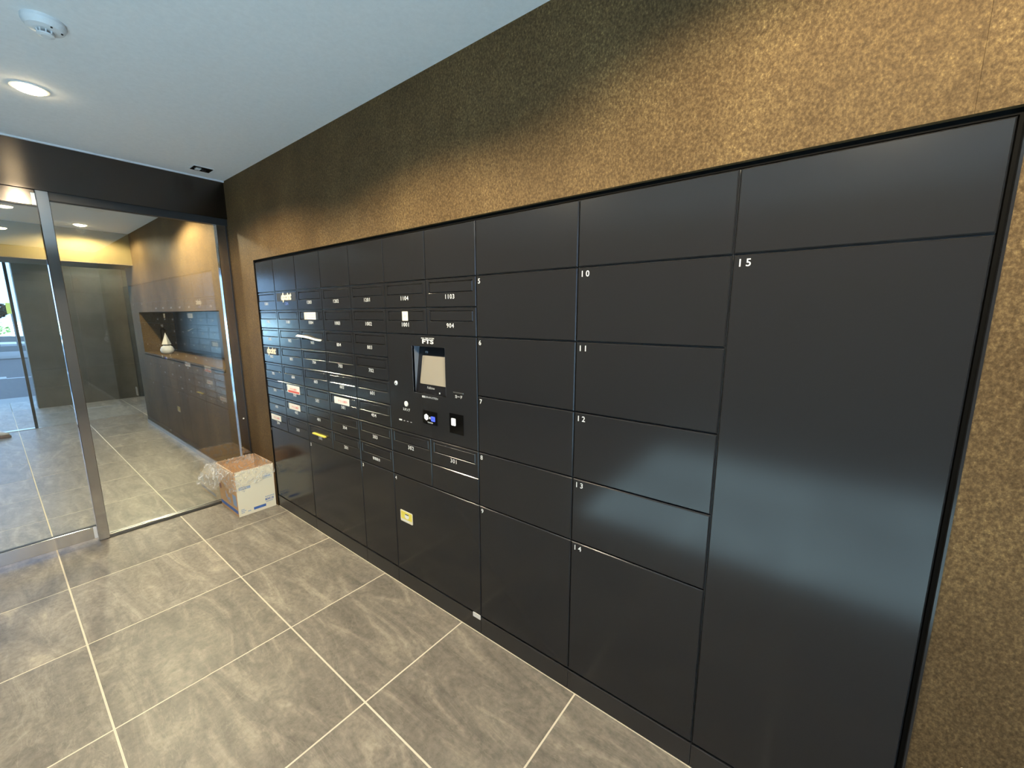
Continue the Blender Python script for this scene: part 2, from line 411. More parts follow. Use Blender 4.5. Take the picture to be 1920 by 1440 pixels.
# ---- sliding door leaf
d1 = setp(empty('door_1', (GX, -1.4, 0)), kind='structure')
def D1(b, name, mat): return b.obj(name, mat, d1, (-GX, 1.4, 0))
dx0, dx1 = GX - 0.034, GX - 0.0
D1(MB().bbox(GX - 0.045, GX + 0.006, -0.934, -0.884, 0.004, 2.128, 0.002), 'stile', M['steel'])
D1(MB().bbox(dx0, dx1, -1.9, -1.86, 0.012, 2.128, 0.002), 'stile', M['steel'])
brush_uv(D1(MB().bbox(dx0, dx1, -1.86, -0.936, 0.026, 0.106, 0.002), 'bottom_rail', M['railsteel']))
brush_uv(D1(MB().bbox(dx0, dx1, -1.86, -0.936, 2.044, 2.128, 0.002), 'top_rail', M['beam']))
D1(MB().box(dx1 - 0.03, dx1 + 0.0012, -0.952, -0.9365, 0.028, 0.104), 'rail_end_cap', M['white'])
D1(MB().box(dx1 - 0.03, dx1 + 0.0012, -0.952, -0.9365, 2.046, 2.11), 'rail_end_cap', M['white'])
D1(MB().box(dx0 + 0.012, dx0 + 0.022, -1.86, -0.936, 0.10, 2.05), 'pane', M['glass'])
D1(MB().box(dx0 + 0.009, dx1 - 0.004, -1.86, -0.936, 0.104, 0.109), 'gasket', M['dark'])
D1(MB().box(dx0 + 0.009, dx1 - 0.004, -1.86, -0.936, 2.039, 2.046), 'gasket', M['dark'])
# ---- vestibule: cream bulkhead, far dark wall, south wall, outer doorway
lint = setp(MB().box(-4.25, -3.55, -3.2, 0.5, 2.034, ZC + 0.2).obj('trim_3', M['cream']), kind='structure')
MB().box(-4.255, -3.551, -3.2, 0.5, 2.028, 2.034).obj('soffit', M['soffit'], lint)
dw = setp(MB().box(-6.75, -6.462, -0.85, 1.4, -0.05, 3.0).obj('wall_far', M['darkwall']), kind='structure')
pan_cache = {}
for j, (ya, yb) in enumerate(((-0.85, -0.25), (-0.25, 0.35), (0.35, 0.95), (0.95, 1.4))):
    for k in range(5):
        z0, z1 = k * 0.6, min(k * 0.6 + 0.6, 3.0)
        key = (round(yb - ya, 3), round(z1 - z0, 3))
        if key not in pan_cache: pan_cache[key] = MB().bbox(0, 0.012, 0.0015, key[0] - 0.0015, 0.0015, key[1] - 0.0015, 0.0015).mesh('stone_panel', M['darktile'])
        link('stone_panel', pan_cache[key], dw, (-6.462, ya, z0))
setp(MB().box(-6.46, -4.0, 1.2, 1.4, 0, 3.0).obj('wall_alcove', M['darkwall']), kind='structure')
setp(MB().box(-4.78, GX, -3.35, -3.2, 0, ZC + 0.2).obj('wall_vestibule', M['darkwall']), kind='structure')
setp(MB().box(-6.75, -4.25, -0.85, 1.4, 2.62, 2.8).obj('ceiling_porch', M['soffit']), kind='structure')
d2 = setp(empty('door_2', (-4.78, -0.93, 0)), kind='structure')
def D2(b, name, mat): return b.obj(name, mat, d2, (4.78, 0.93, 0))
D2(MB().bbox(-4.80, -4.75, -0.975, -0.948, 0.0, 2.6, 0.002), 'post', M['dark'])
D2(MB().box(-4.79, -4.78, -0.948, 1.2, 0.001, 2.6), 'pane', M['glass_out'])
D2(MB().bbox(-4.82, -4.74, -3.2, -0.975, 0.0, 0.006, 0.001), 'threshold', M['steel2'])
setp(MB().box(-4.85, -4.7, -3.2, -2.2, 0.006, 2.9).obj('wall_daylight_block', M['darkwall']), kind='structure')  # unseen, added to narrow the doorway and cut daylight in the vestibule
# ---- glazed east end, a solid pier beside the locker wall
w2 = setp(empty('window_2', (5.0, -2.2, 0)), kind='structure')
def W2(b, name, mat): return b.obj(name, mat, w2, (-5.0, 2.2, 0))
EY = [-3.2, -2.25, -1.3]
for k in range(2):
    W2(MB().box(5.02, 5.03, EY[k] + 0.03, EY[k + 1] - 0.03, 0.05, 2.3), 'pane', M['glass_out'])
for k in range(3): W2(MB().bbox(4.99, 5.05, EY[k] - 0.03, EY[k] + 0.03, 0.0, ZC, 0.003), 'mullion', M['steel2'])
W2(MB().box(4.99, 5.05, -3.17, -1.33, 0, 0.05), 'sill', M['steel2']); W2(MB().box(4.99, 5.05, -3.17, -1.33, 2.3, ZC), 'head', M['dark'])
setp(MB().box(5.0, 5.15, -1.27, 0.45, 0, ZC).obj('wall_east', M['concrete']), kind='structure')
# ---- the building above and the row it stands in
setp(MB().box(-4.25, 5.2, -3.4, 0.62, ZC + 0.2, 26).box(-4.0, 5.2, 0.62, 13, 0, 26).obj('wall_building', M['concrete']), kind='structure')
# ---- street outside
gr = setp(MB().box(-7.45, -6.46, -60, 1.4, -0.16, -0.012).obj('floor_sidewalk', M['grout']), kind='structure')
for i in range(2):
    for j in range(-6, 2):
        xa, xb = -7.45 + i * 0.495, -7.45 + (i + 1) * 0.495
        tile(xa + J, xb - J, Y00 + j * PY + J, Y00 + (j + 1) * PY - J, gr)
porch = setp(MB().box(-6.46, -4.78, -60, -3.2, -0.16, -0.012).obj('floor_porch', M['tile']), kind='structure')
setp(MB().bbox(-8.1, -7.45, -60, 20, -0.16, -0.004, 0.01).obj('trim_kerb', M['kerb']), kind='structure')
setp(MB().box(-19.0, -8.1, -80, 60, -0.2, -0.06).obj('floor_road', M['asphalt']), kind='structure')
setp(MB().box(-30.0, -19.0, -80, 60, -0.2, -0.02).obj('floor_pavement', M['concrete']), kind='structure')
setp(MB().box(-140.0, -30.0, -120, 120, -0.2, -0.01).obj('floor_ground', M['sand']), kind='structure')
setp(MB().box(5.0, 60.0, -60, 0.3, -0.2, -0.02).box(-6.46, 5.0, -60, -3.35, -0.2, -0.03).obj('floor_yard', M['asphalt']), kind='structure')
setp(MB().box(5.2, 60.0, -60, -59, 0, 0.6).obj('wall_yard', M['concrete']), kind='structure')

# ================================================================== LOCKERS
GAP = 0.0018
flap_hole = (0.0195, 0.2775, 0.0595, 0.1035)
mail_me = slab(0.30 - 2 * GAP, 0.12 - 2 * GAP, 0.016, 0.0024, flap_hole).mesh('mailbox_door', M['lock'])
flap_me = slab(0.258 - 0.003, 0.044 - 0.003, 0.010, 0.0024).mesh('mailbox_flap', M['lock'])
GROUP_L = 'parcel and mailbox lockers along the wall'
def unit(name, c0, c1, label, recess=None):
    x0, x1 = COLX[c0], COLX[c1]
    u = setp(empty(name, (x0, 0, 0)), label, 'locker', GROUP_L)
    w = x1 - x0
    cb = MB()
    if recess:
        a, b_, c_, d_ = recess[0] - x0, recess[1] - x0, recess[2], recess[3]
        cb.box(0.001, w - 0.001, 0.013, 0.41, 0.0, c_).box(0.001, w - 0.001, 0.013, 0.41, d_, ROWZ[0]).box(0.001, a, 0.013, 0.41, c_, d_).box(b_, w - 0.001, 0.013, 0.41, c_, d_).box(a, b_, 0.06, 0.41, c_, d_)
    else: cb.box(0.001, w - 0.001, 0.013, 0.41, 0.0, ROWZ[0])
    cb.obj('carcass', M['carcass'], u)
    slab(w - 0.001, 0.084, 0.012, 0.001).obj('plinth', M['plinth'], u, (0.0005, 0.0, 0.0))
    return u
def blank(u, ca, cb, ra, rb, name='top_panel'):
    x0 = u.location.x
    return slab(COLX[cb] - COLX[ca] - 2 * GAP, ROWZ[ra] - ROWZ[rb] - 2 * GAP, 0.012).obj(name, M['lock'], u, (COLX[ca] - x0 + GAP, 0, ROWZ[rb] + GAP))
def mailbox(u, c, r, num, dim=False):
    """mailbox in column c, row r (r = index of its upper line)"""
    d = link('mailbox_door', mail_me, u, (COLX[c + 1] - 0.30 - u.location.x + GAP, 0, ROWZ[r] - 0.12 + GAP))
    link('mailbox_flap', flap_me, d, (flap_hole[0] + 0.0015, 0.0016, flap_hole[2] + 0.0015))
    if num: text('door_number', num, 0.0265, M['print'], d, (0.148, -0.0002, 0.0335), bold=0.004, space=1.18)
    return d
def parcel(u, ca, cb, ra, rb, num):
    x0 = u.location.x
    d = slab(COLX[cb] - COLX[ca] - 2 * GAP, ROWZ[ra] - ROWZ[rb] - 2 * GAP, 0.012).obj('parcel_door', M['lock'], u, (COLX[ca] - x0 + GAP, 0, ROWZ[rb] + GAP))
    h = ROWZ[ra] - ROWZ[rb] - 2 * GAP
    text('door_number', num, 0.0265, M['print'], d, (0.009, -0.0002, h - 0.0285), bold=0.008, space=1.45, align='LEFT')
    return d
def film(name, parent, x0, x1, z0, z1, mat, r=0.002, y=-0.0012, t=0.0011):
    return MB().rpoly(x0, x1, z0, z1, r, y, y + t, 3).obj(name, mat, parent)

NUM = {  # column -> numbers from the top row down
 0: ['1301', '1102', '903', '802', '701', '504', '403', '204'],
 1: ['', '1101', '902', '801', '604', '503', '402', '203'],
 2: ['1203', '1004', '901', '704', '603', '502', '401', '202'],
 3: ['1202', '1003', '804', '703', '602', '501', '304', '201'],
 4: ['1201', '1002', '803', '702', '601', '404', '303', '管理組合'],
}
MBX = {}
def mail_column(u, c):
    blank(u, c, c + 1, 0, 1)
    for k, n in enumerate(NUM[c]):
        MBX[(c, k)] = mailbox(u, c, k + 1, n if n != '管理組合' else '')
u = unit('mailbox_locker', 0, 2, 'black mailbox bank at the left end beside the glass, with unnumbered-looking mailboxes above door 1')
u['label'] = 'leftmost black mailbox bank, two columns beside the cardboard box, above parcel door 1'
mail_column(u, 0); mail_column(u, 1); parcel(u, 0, 2, 9, 10, '1')
u = unit('mailbox_locker', 2, 4, 'black mailbox bank of columns 1203 and 1202 above parcel door 2'); mail_column(u, 2); mail_column(u, 3); parcel(u, 2, 4, 9, 10, '2')
u = unit('mailbox_locker', 4, 5, 'single black mailbox column topped by 1201, above narrow parcel door 3'); mail_column(u, 4); parcel(u, 4, 5, 9, 10, '3')
text('door_number', '管理組合', 0.017, M['print'], MBX[(4, 7)], (0.148, -0.0002, 0.033), bold=0.004)
uc = unit('control_locker', 5, 7, 'black control locker with touch screen, card reader and parcel door 4', (1.668, 1.898, 1.07, 1.302))
for c, (n1, n2) in ((5, ('1104', '1001')), (6, ('1103', '904'))):
    blank(uc, c, c + 1, 0, 1)
    MBX[(c, 0)] = mailbox(uc, c, 1, n1); MBX[(c, 1)] = mailbox(uc, c, 2, n2)
    MBX[(c, 6)] = mailbox(uc, c, 7, {5: '302', 6: '301'}[c])
    blank(uc, c, c + 1, 8, 9, 'blank_panel')
d4 = parcel(uc, 5, 7, 9, 10, '4')
u = unit('parcel_locker', 7, 8, 'black column of five parcel doors, 5 at its top, right of the touch screen')
blank(u, 7, 8, 0, 1)
for k, (a, b_) in enumerate(((1, 3), (3, 5), (5, 7), (7, 9), (9, 10))): parcel(u, 7, 8, a, b_, str(5 + k))
u = unit('parcel_locker', 8, 9, 'black column of five parcel doors directly left of the tall door 15')
blank(u, 8, 9, 0, 1)
for k, (a, b_) in enumerate(((1, 3), (3, 5), (5, 7), (7, 9), (9, 10))): parcel(u, 8, 9, a, b_, str(10 + k))
u = unit('parcel_locker', 9, 10, 'black locker with one tall door numbered 15 at the right end')
blank(u, 9, 10, 0, 1); parcel(u, 9, 10, 1, 10, '15')
# ---- control panel with the recessed touch screen
cx0 = COLX[5]
SX0, SX1, SZ0, SZ1 = 1.673, 1.893, 1.078, 1.296
pz0 = ROWZ[7] + GAP
cp = slab(0.6 - 2 * GAP, 0.48 - 2 * GAP, 0.012, 0.0016, (SX0 - cx0 - GAP, SX1 - cx0 - GAP, SZ0 - pz0, SZ1 - pz0)).obj('control_panel', M['lock'], uc, (GAP, 0, pz0))
def L(x, z): return (x - cx0 - GAP, z - pz0)
M['recess'] = simple('recess_grey_plastic', (0.16, 0.18, 0.21), 0.35)
M['bezel'] = simple('screen_bezel', (0.012, 0.012, 0.014), 0.2)
M['lcd'] = simple('lcd_reflected_beige', (0.27, 0.24, 0.19), 0.2, emit=(0.55, 0.47, 0.34), es=0.05)  # beige reflection of the room put into base colour and a faint glow
a0, zb = L(SX0, SZ0); a1, zt = L(SX1, SZ1)
yt, yb_ = 0.046, 0.0125      # depth of the tilted screen at top and bottom
rb = MB()
rb.add([(a0, 0.0005, zb), (a0, 0.0005, zt), (a0, yt, zt), (a0, yb_, zb), (a1, 0.0005, zb), (a1, 0.0005, zt), (a1, yt, zt), (a1, yb_, zb)],
       [(0, 1, 2, 3), (4, 7, 6, 5), (1, 5, 6, 2), (0, 3, 7, 4)])
rb.obj('screen_recess', M['recess'], cp)
# the carcass gives way to the recess behind: dark tilted bezel and the display on it
MB().add([(a0, yb_, zb), (a1, yb_, zb), (a1, yt, zt), (a0, yt, zt), (a0, yb_ + 0.004, zb), (a1, yb_ + 0.004, zb), (a1, yt + 0.004, zt), (a0, yt + 0.004, zt)],
         [(0, 1, 2, 3), (7, 6, 5, 4), (0, 4, 5, 1), (1, 5, 6, 2), (2, 6, 7, 3), (3, 7, 4, 0)]).obj('screen_bezel', M['bezel'], cp)
tilt = math.atan2(yt - yb_, zt - zb); TL = math.hypot(yt - yb_, zt - zb)
def on_screen(o): o.matrix_basis = Matrix.Translation((a0, yb_, zb)) @ Matrix.Rotation(-tilt, 4, 'X'); return o
on_screen(MB().rpoly(0.028, 0.207, 0.042, 0.174, 0.006, -0.0016, -0.0004, 4).obj('display', M['lcd'], cp))
def on_screen_text(body, size, x, z, mat):
    o = text('screen_lettering', body, size, mat, cp, (0, 0, 0))
    o.matrix_basis = Matrix.Translation((a0, yb_, zb)) @ Matrix.Rotation(-tilt, 4, 'X') @ Matrix.Translation((x, -0.001, z)) @ Matrix.Rotation(PI / 2, 4, 'X')
on_screen_text('FTS', 0.012, 0.055, 0.186, M['print'])
on_screen_text('Fulltime', 0.016, 0.105, 0.022, M['printdim'])
film('screen_button', cp, a0 + 0.165, a0 + 0.173, zb + 0.006, zb + 0.014, M['printdim'], 0.003, 0.010)
def ptext(body, x, z, size, mat=None, **kw):
    lx, lz = L(x, z)
    return text('panel_lettering', body, size, mat or M['print'], cp, (lx, -0.0002, lz), **kw)
ptext('FTS', 1.785, 1.310, 0.0255, bold=0.03, xs=2.0)
ptext('FULL TIME SYSTEM', 1.785, 1.3305, 0.0080, bold=0.01, xs=1.3)
ptext('画面にタッチして下さい', 1.787, 1.060, 0.0105, bold=0.01, xs=0.95)
ptext('スタンプ', 1.611, 0.977, 0.016, bold=0.008, xs=0.85)
ptext('カード', 1.973, 1.084, 0.017, bold=0.008, xs=0.9)
def disc(name, x, z, r, mat, rx=1.0):
    lx, lz = L(x, z)
    o = MB().lathe([(0, 0.004), (r * 0.8, 0.004), (r, 0.002), (r, 0)], 20).obj(name, mat, cp, smooth=False)
    o.matrix_basis = Matrix.Translation((lx, 0, lz)) @ Matrix.Rotation(PI / 2, 4, 'X'); return o
disc('key_cylinder', 1.541, 1.107, 0.0115, M['white']); disc('key_slot', 1.541, 1.105, 0.004, M['dark']).location.y = -0.0015
disc('stamp_button', 1.613, 1.012, 0.0135, M['offwhite'])
lx, lz = L(1.941, 1.105); MB().bbox(lx, lx + 0.061, -0.002, 0.001, lz, lz + 0.0045, 0.0007).obj('card_slot', M['steel2'], cp)
lx, lz = L(1.552, 0.923); film('pen_slot', cp, lx, lx + 0.022, lz - 0.001, lz + 0.006, M['print'])
for q in range(3): film('pen_mark', cp, lx + 0.035 + q * 0.026, lx + 0.046 + q * 0.026, lz, lz + 0.003, M['printdim'], 0.001)
# readers
M['reader'] = simple('reader_black', (0.003, 0.003, 0.003), 0.12)
M['blue'] = simple('blue_backlit_icon', (0.05, 0.08, 0.6), 0.4, emit=(0.05, 0.09, 1.0), es=1.1)
M['whicon'] = simple('white_backlit_icon', (0.85, 0.85, 0.83), 0.4, emit=(1, 0.98, 0.92), es=0.35)
x0, z0 = L(1.735, 0.938); x1, z1 = L(1.834, 1.000)
film('reader', cp, x0, x1, z0, z1, M['reader'], 0.002, -0.002, 0.002)
lx, lz = L(1.760, 0.969)
MB().prism_xz([(lx + 0.0155 * math.cos(PI / 6 + k * PI / 3), lz + 0.0155 * math.sin(PI / 6 + k * PI / 3)) for k in range(6)], -0.003, -0.002).obj('hexagon_icon', M['whicon'], cp)
lx, lz = L(1.785, 0.968)
MB().prism_xz([(lx - 0.006, lz), (lx + 0.002, lz - 0.006), (lx + 0.002, lz + 0.006)], -0.003, -0.002).obj('arrow_icon', M['whicon'], cp)
lx, lz = L(1.793, 0.955); film('envelope_icon', cp, lx, lx + 0.026, lz, lz + 0.022, M['blue'], 0.002, -0.003, 0.001)
lx, lz = L(1.806, 0.966); MB().prism_xz([(lx - 0.007, lz - 0.004), (lx, lz + 0.004), (lx + 0.007, lz - 0.004), (lx, lz + 0.001)], -0.0036, -0.003).obj('envelope_fold', M['reader'], cp)
ptext('TOUCH', 1.785, 0.943, 0.0085, bold=0.008, xs=1.2).location.y = -0.0022
x0, z0 = L(1.914, 0.923); x1, z1 = L(2.000, 1.012)
film('reader', cp, x0, x1, z0, z1, M['reader'], 0.001, -0.002, 0.002)
lx, lz = L(1.926, 0.958); film('card_icon', cp, lx, lx + 0.027, lz, lz + 0.033, M['whicon'], 0.004, -0.003, 0.001)
lx, lz = L(1.9395, 0.969)
b = MB()
for r_ in (0.004, 0.008):
    for k in range(6):
        p, q = (lx - 0.005 + r_ * math.cos(-0.8 + k * 0.27), lz + 0.003 + r_ * math.sin(-0.8 + k * 0.27)), (lx - 0.005 + r_ * math.cos(-0.8 + (k + 1) * 0.27), lz + 0.003 + r_ * math.sin(-0.8 + (k + 1) * 0.27))
        b.tube((p[0], -0.0032, p[1]), (q[0], -0.0032, q[1]), 0.0008, 0.0008, 4)
b.obj('card_icon_waves', M['printdim'], cp)
# ---- stickers and post in the mailboxes
M['st_black'] = simple('sticker_black', (0.008, 0.008, 0.012), 0.5)
M['st_cream'] = simple('sticker_cream', (0.80, 0.72, 0.55), 0.55)
M['st_white'] = simple('sticker_white', (0.80, 0.78, 0.72), 0.5)
M['st_red'] = simple('sticker_red', (0.65, 0.10, 0.07), 0.5)
M['st_blue'] = simple('sticker_blue', (0.08, 0.14, 0.42), 0.5)
M['st_yellow'] = simple('sticker_yellow', (0.80, 0.66, 0.10), 0.5)
M['paper'] = simple('paper', (0.80, 0.78, 0.70), 0.7)
def brand(d, x0=0.018, x1=0.282):
    film('sticker', d, x0, x1, 0.054, 0.106, M['st_black'], 0.002)
    text('sticker_lettering', 'dpoint', 0.060, M['st_cream'], d, (0.15, -0.0014, 0.064), bold=0.05, shear=0.25, space=0.88)
brand(MBX[(1, 0)])
text('door_number', '1204', 0.0265, M['st_blue'], MBX[(1, 0)], (0.15, -0.0002, 0.030), bold=0.01)
brand(MBX[(0, 3)], 0.03, 0.25)
d = MBX[(2, 1)]
film('sticker', d, 0.075, 0.115, 0.0605, 0.103, M['st_cream']); film('sticker', d, 0.115, 0.215, 0.0605, 0.103, M['st_white'])
for q in range(3): film('sticker_line', d, 0.121, 0.208, 0.070 + q * 0.010, 0.0735 + q * 0.010, M['printdim'], 0.0005, -0.0018, 0.0006)
film('sticker', d, 0.215, 0.245, 0.0605, 0.103, M['st_black'])
d = MBX[(5, 1)]
film('sticker', d, 0.128, 0.170, 0.060, 0.103, M['st_cream'], 0.003)
MB().prism_xz([(0.149 + 0.006 * math.cos(k * PI / 6), 0.082 + 0.006 * math.sin(k * PI / 6)) for k in range(12)], -0.0018, -0.0011).obj('sticker_dot', M['printdim'], d)
def no_flyer(d, x0, x1, z0=0.058, z1=0.098, red=False):
    film('sticker', d, x0, x1, z0, z1, M['st_white'], 0.004)
    if red:
        film('sticker_band', d, x0 + 0.01, x1 - 0.008, z0 + 0.004, z0 + 0.017, M['st_red'], 0.001, -0.0018, 0.0006)
        text('sticker_lettering', 'チラシお断り', 0.0165, M['st_red'], d, ((x0 + x1) / 2, -0.0014, z0 + 0.021), bold=0.015)
    else:
        text('sticker_lettering', 'チラシお断り', 0.017, M['st_red'], d, ((x0 + x1) / 2 + 0.012, -0.0014, z0 + 0.012), bold=0.004)
no_flyer(MBX[(3, 5)], 0.055, 0.215); no_flyer(MBX[(1, 6)], 0.05, 0.21); no_flyer(MBX[(0, 7)], 0.045, 0.2)
no_flyer(MBX[(1, 5)], 0.05, 0.225, 0.052, 0.106, True)
# paper hanging out of mailbox 901 and a yellow slip in 202
d = MBX[(2, 2)]
vs, fs = [], []
for k in range(13):
    t = k / 12; x = 0.012 + 0.25 * t
    yy = -0.030 * (1 - t) ** 1.5 - 0.006; zz = 0.062 + 0.006 * math.sin(t * 5) + 0.016 * (1 - t) ** 3
    vs += [(x, yy, zz), (x, yy * 0.6 - 0.002, zz + 0.010), (x, 0.0, zz + 0.006), (x, yy - 0.0006, zz - 0.001), ]
for k in range(12):
    a = k * 4; fs += [(a, a + 4, a + 5, a + 1), (a + 1, a + 5, a + 6, a + 2), (a + 3, a + 7, a + 4, a), (a + 2, a + 6, a + 7, a + 3)]
MB().add(vs, fs).obj('letter', M['paper'], d)
d = MBX[(2, 7)]
MB().bbox(0.07, 0.22, -0.012, 0.003, 0.059, 0.067, 0.001).obj('letter', M['st_yellow'], d)
# yellow notice on door 4 and the small tag at its foot
h4z = ROWZ[10] + GAP
def L4(x, z): return (x - COLX[5] - GAP, z - h4z)
x0, z0 = L4(1.524, 0.378); x1, z1 = L4(1.622, 0.440)
film('sticker', d4, x0, x1, z0, z1, M['st_cream'], 0.006)
film('sticker_panel', d4, x0 + 0.005, x1 - 0.005, z0 + 0.016, z1 - 0.005, M['st_yellow'], 0.004, -0.0018, 0.0006)
b = MB(); cxm, czm = (x0 + x1) / 2 + 0.004, (z0 + z1) / 2 + 0.004
b.prism_xz([(cxm + 0.017 * math.cos(k * PI / 8), czm + 0.014 * math.sin(k * PI / 8)) for k in range(16)], -0.0024, -0.0018)
b.obj('sticker_picture', M['st_white'], d4)
film('sticker_line', d4, cxm - 0.012, cxm + 0.014, czm + 0.008, czm + 0.0125, M['dark'], 0.001, -0.003, 0.0006)
film('sticker_line', d4, x0 + 0.010, x1 - 0.030, z0 + 0.005, z0 + 0.011, M['st_white'], 0.001, -0.0018, 0.0006)
x0, z0 = L4(2.035, 0.071); x1, z1 = L4(2.0805, 0.0925)
film('door_tag', d4, x0, x1, z0, z1, M['offwhite'], 0.0012, -0.0025, 0.0025)

# ================================================================== THINGS IN THE HALL
# ---- open cardboard box
bx = setp(empty('cardboard_box', (-0.194, -0.137, 0.0)), 'open cream cardboard box with blue print on the tiles by the glass', 'box')
M['card'] = simple('cream_card', (0.93, 0.88, 0.68), 0.75)
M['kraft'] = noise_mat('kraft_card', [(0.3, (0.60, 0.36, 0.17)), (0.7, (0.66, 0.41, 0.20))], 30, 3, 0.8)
M['inkblue'] = simple('blue_ink', (0.075, 0.17, 0.50), 0.6)
M['inkpale'] = simple('pale_blue_ink', (0.33, 0.44, 0.62), 0.6)
M['inkred'] = simple('brown_ink', (0.28, 0.14, 0.12), 0.6)
HW, HD, HH, T = 0.172, 0.125, 0.338, 0.005    # half size in x, in y, height
def wallq(name, p, q, inset, mat_out):
    """one upright wall of the box from corner p to q, outward on the right-hand side of p->q, printed outside, kraft inside, flared a little at the top"""
    p, q = Vector((*p, 0)), Vector((*q, 0)); d = (q - p).normalized(); n = Vector((d.y, -d.x, 0))
    fl = n * 0.008
    o = [p, q, q + fl + Vector((0, 0, HH)), p + fl + Vector((0, 0, HH))]
    i_ = [v - n * T for v in o]
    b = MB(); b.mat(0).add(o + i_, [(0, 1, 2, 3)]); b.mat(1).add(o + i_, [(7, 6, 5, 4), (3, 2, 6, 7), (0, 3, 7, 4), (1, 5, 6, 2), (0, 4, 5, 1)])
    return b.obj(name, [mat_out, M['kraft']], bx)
front = wallq('side', (HW, -HD), (HW, HD), 0, M['card'])
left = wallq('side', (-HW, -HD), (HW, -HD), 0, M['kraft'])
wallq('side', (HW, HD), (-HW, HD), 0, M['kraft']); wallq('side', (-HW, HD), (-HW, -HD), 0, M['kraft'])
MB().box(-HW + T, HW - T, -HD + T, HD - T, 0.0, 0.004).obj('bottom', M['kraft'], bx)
FT = math.atan2(0.008, HH)
def on_front(o, s, z, lift=0.0006):      # s along +y from the near corner, faces +x
    o.matrix_basis = Matrix.Translation((HW + z * 0.008 / HH + lift, -HD + s, z)) @ Matrix.Rotation(PI / 2, 4, 'Z') @ Matrix.Rotation(-FT, 4, 'X'); return o
def on_left(o, s, z, lift=0.0006):       # s along +x from the far corner, faces -y
    o.matrix_basis = Matrix.Translation((-HW + s, -HD - z * 0.008 / HH - lift, z)) @ Matrix.Rotation(FT, 4, 'X'); return o
def ink(w, h, mat, r=0.001): return MB().rpoly(0, w, 0, h, r, -0.0003, 0.0002, 2).obj('printed_mark', mat, front)
def ink_l(w, h, mat, r=0.001): return MB().rpoly(0, w, 0, h, r, -0.0003, 0.0002, 2).obj('printed_mark', mat, left)
on_front(ink(0.075, 0.040, M['inkpale']), 0.014, 0.200)
on_front(ink(0.062, 0.006, M['card']), 0.020, 0.222, 0.0011); on_front(ink(0.045, 0.005, M['card']), 0.020, 0.208, 0.0011)
for s_, z_, w_, h_ in ((0.172, 0.238, 0.064, 0.002), (0.172, 0.268, 0.064, 0.002), (0.172, 0.238, 0.002, 0.032), (0.234, 0.238, 0.002, 0.032)):
    on_front(ink(w_, h_, M['inkpale'], 0.0005), s_, z_)
for q in range(5): on_front(ink(0.007, 0.014, M['inkpale']), 0.180 + q * 0.010, 0.247)
on_front(ink(0.082, 0.024, M['inkblue']), 0.098, 0.022)
t_ = text('printed_lettering', 'M345138', 0.026, M['inkblue'], front, (0, 0, 0), bold=0.02, align='LEFT', xs=0.6)
t_.matrix_basis = Matrix.Translation((HW + 0.06 * 0.008 / HH + 0.001, -HD + 0.178, 0.064)) @ Matrix.Rotation(PI / 2, 4, 'Z') @ Matrix.Rotation(PI / 2, 4, 'X') @ Matrix.Scale(0.6, 4, (1, 0, 0))
for q in range(6): on_front(ink(0.007, 0.007, M['inkpale']), 0.180 + q * 0.0105, 0.090)
on_front(ink(0.05, 0.004, M['inkpale']), 0.182, 0.052)
for q in range(3): on_front(ink(0.022 + 0.01 * (q % 2), 0.004, M['inkpale']), 0.016, 0.024 + q * 0.012)
on_front(ink(0.02, 0.005, M['inkpale']), 0.058, 0.024)
on_left(ink_l(0.336, 0.026, M['inkblue']), 0.004, 0.022)
on_left(ink_l(0.070, 0.085, M['inkpale']), 0.266, 0.075)
on_left(MB().prism_xz([(0.021 * math.cos(k * PI / 8), 0.024 * math.sin(k * PI / 8)) for k in range(16)], -0.0003, 0.0002).obj('printed_mark', M['inkred'], left), 0.03, 0.165)
for q, (s_, z_, w_, h_) in enumerate(((0.13, 0.10, 0.012, 0.05), (0.15, 0.085, 0.012, 0.045), (0.172, 0.10, 0.03, 0.012), (0.172, 0.075, 0.012, 0.03), (0.198, 0.07, 0.012, 0.04))):
    on_left(ink_l(w_, h_, M['inkpale']), s_, z_)
# ---- clear plastic liner bag folded over the rim
m, nt, b = newmat('clear_plastic_film')
out = nt.nodes['Material Output']
b.inputs['Base Color'].default_value = (0.92, 0.91, 0.88, 1); b.inputs['Roughness'].default_value = 0.10; b.inputs['Specular IOR Level'].default_value = 1.0
tr = N(nt, 'ShaderNodeBsdfTransparent'); tr.inputs[0].default_value = (0.98, 0.97, 0.95, 1)
g = N(nt, 'ShaderNodeNewGeometry'); n1 = N(nt, 'ShaderNodeTexNoise', Scale=17.0, Detail=4.0, Distortion=2.5); nt.links.new(g.outputs['Position'], n1.inputs['Vector'])
rf = ramp(nt, n1.outputs['Fac'], [(0.36, (0.10,) * 3), (0.52, (0.20,) * 3), (0.64, (0.50,) * 3)])
ms = N(nt, 'ShaderNodeMixShader'); nt.links.new(rf.outputs[0], ms.inputs[0])
nt.links.new(tr.outputs[0], ms.inputs[1]); nt.links.new(b.outputs[0], ms.inputs[2]); nt.links.new(ms.outputs[0], out.inputs[0])
bp = N(nt, 'ShaderNodeBump', Strength=1.0, Distance=0.03); nt.links.new(n1.outputs['Fac'], bp.inputs['Height']); nt.links.new(bp.outputs[0], b.inputs['Normal'])
M['film'] = m
bag = setp(empty('plastic_bag', (-0.194, -0.137, 0.15)), 'clear plastic liner bag folded over the rim of the cardboard box', 'plastic bag')
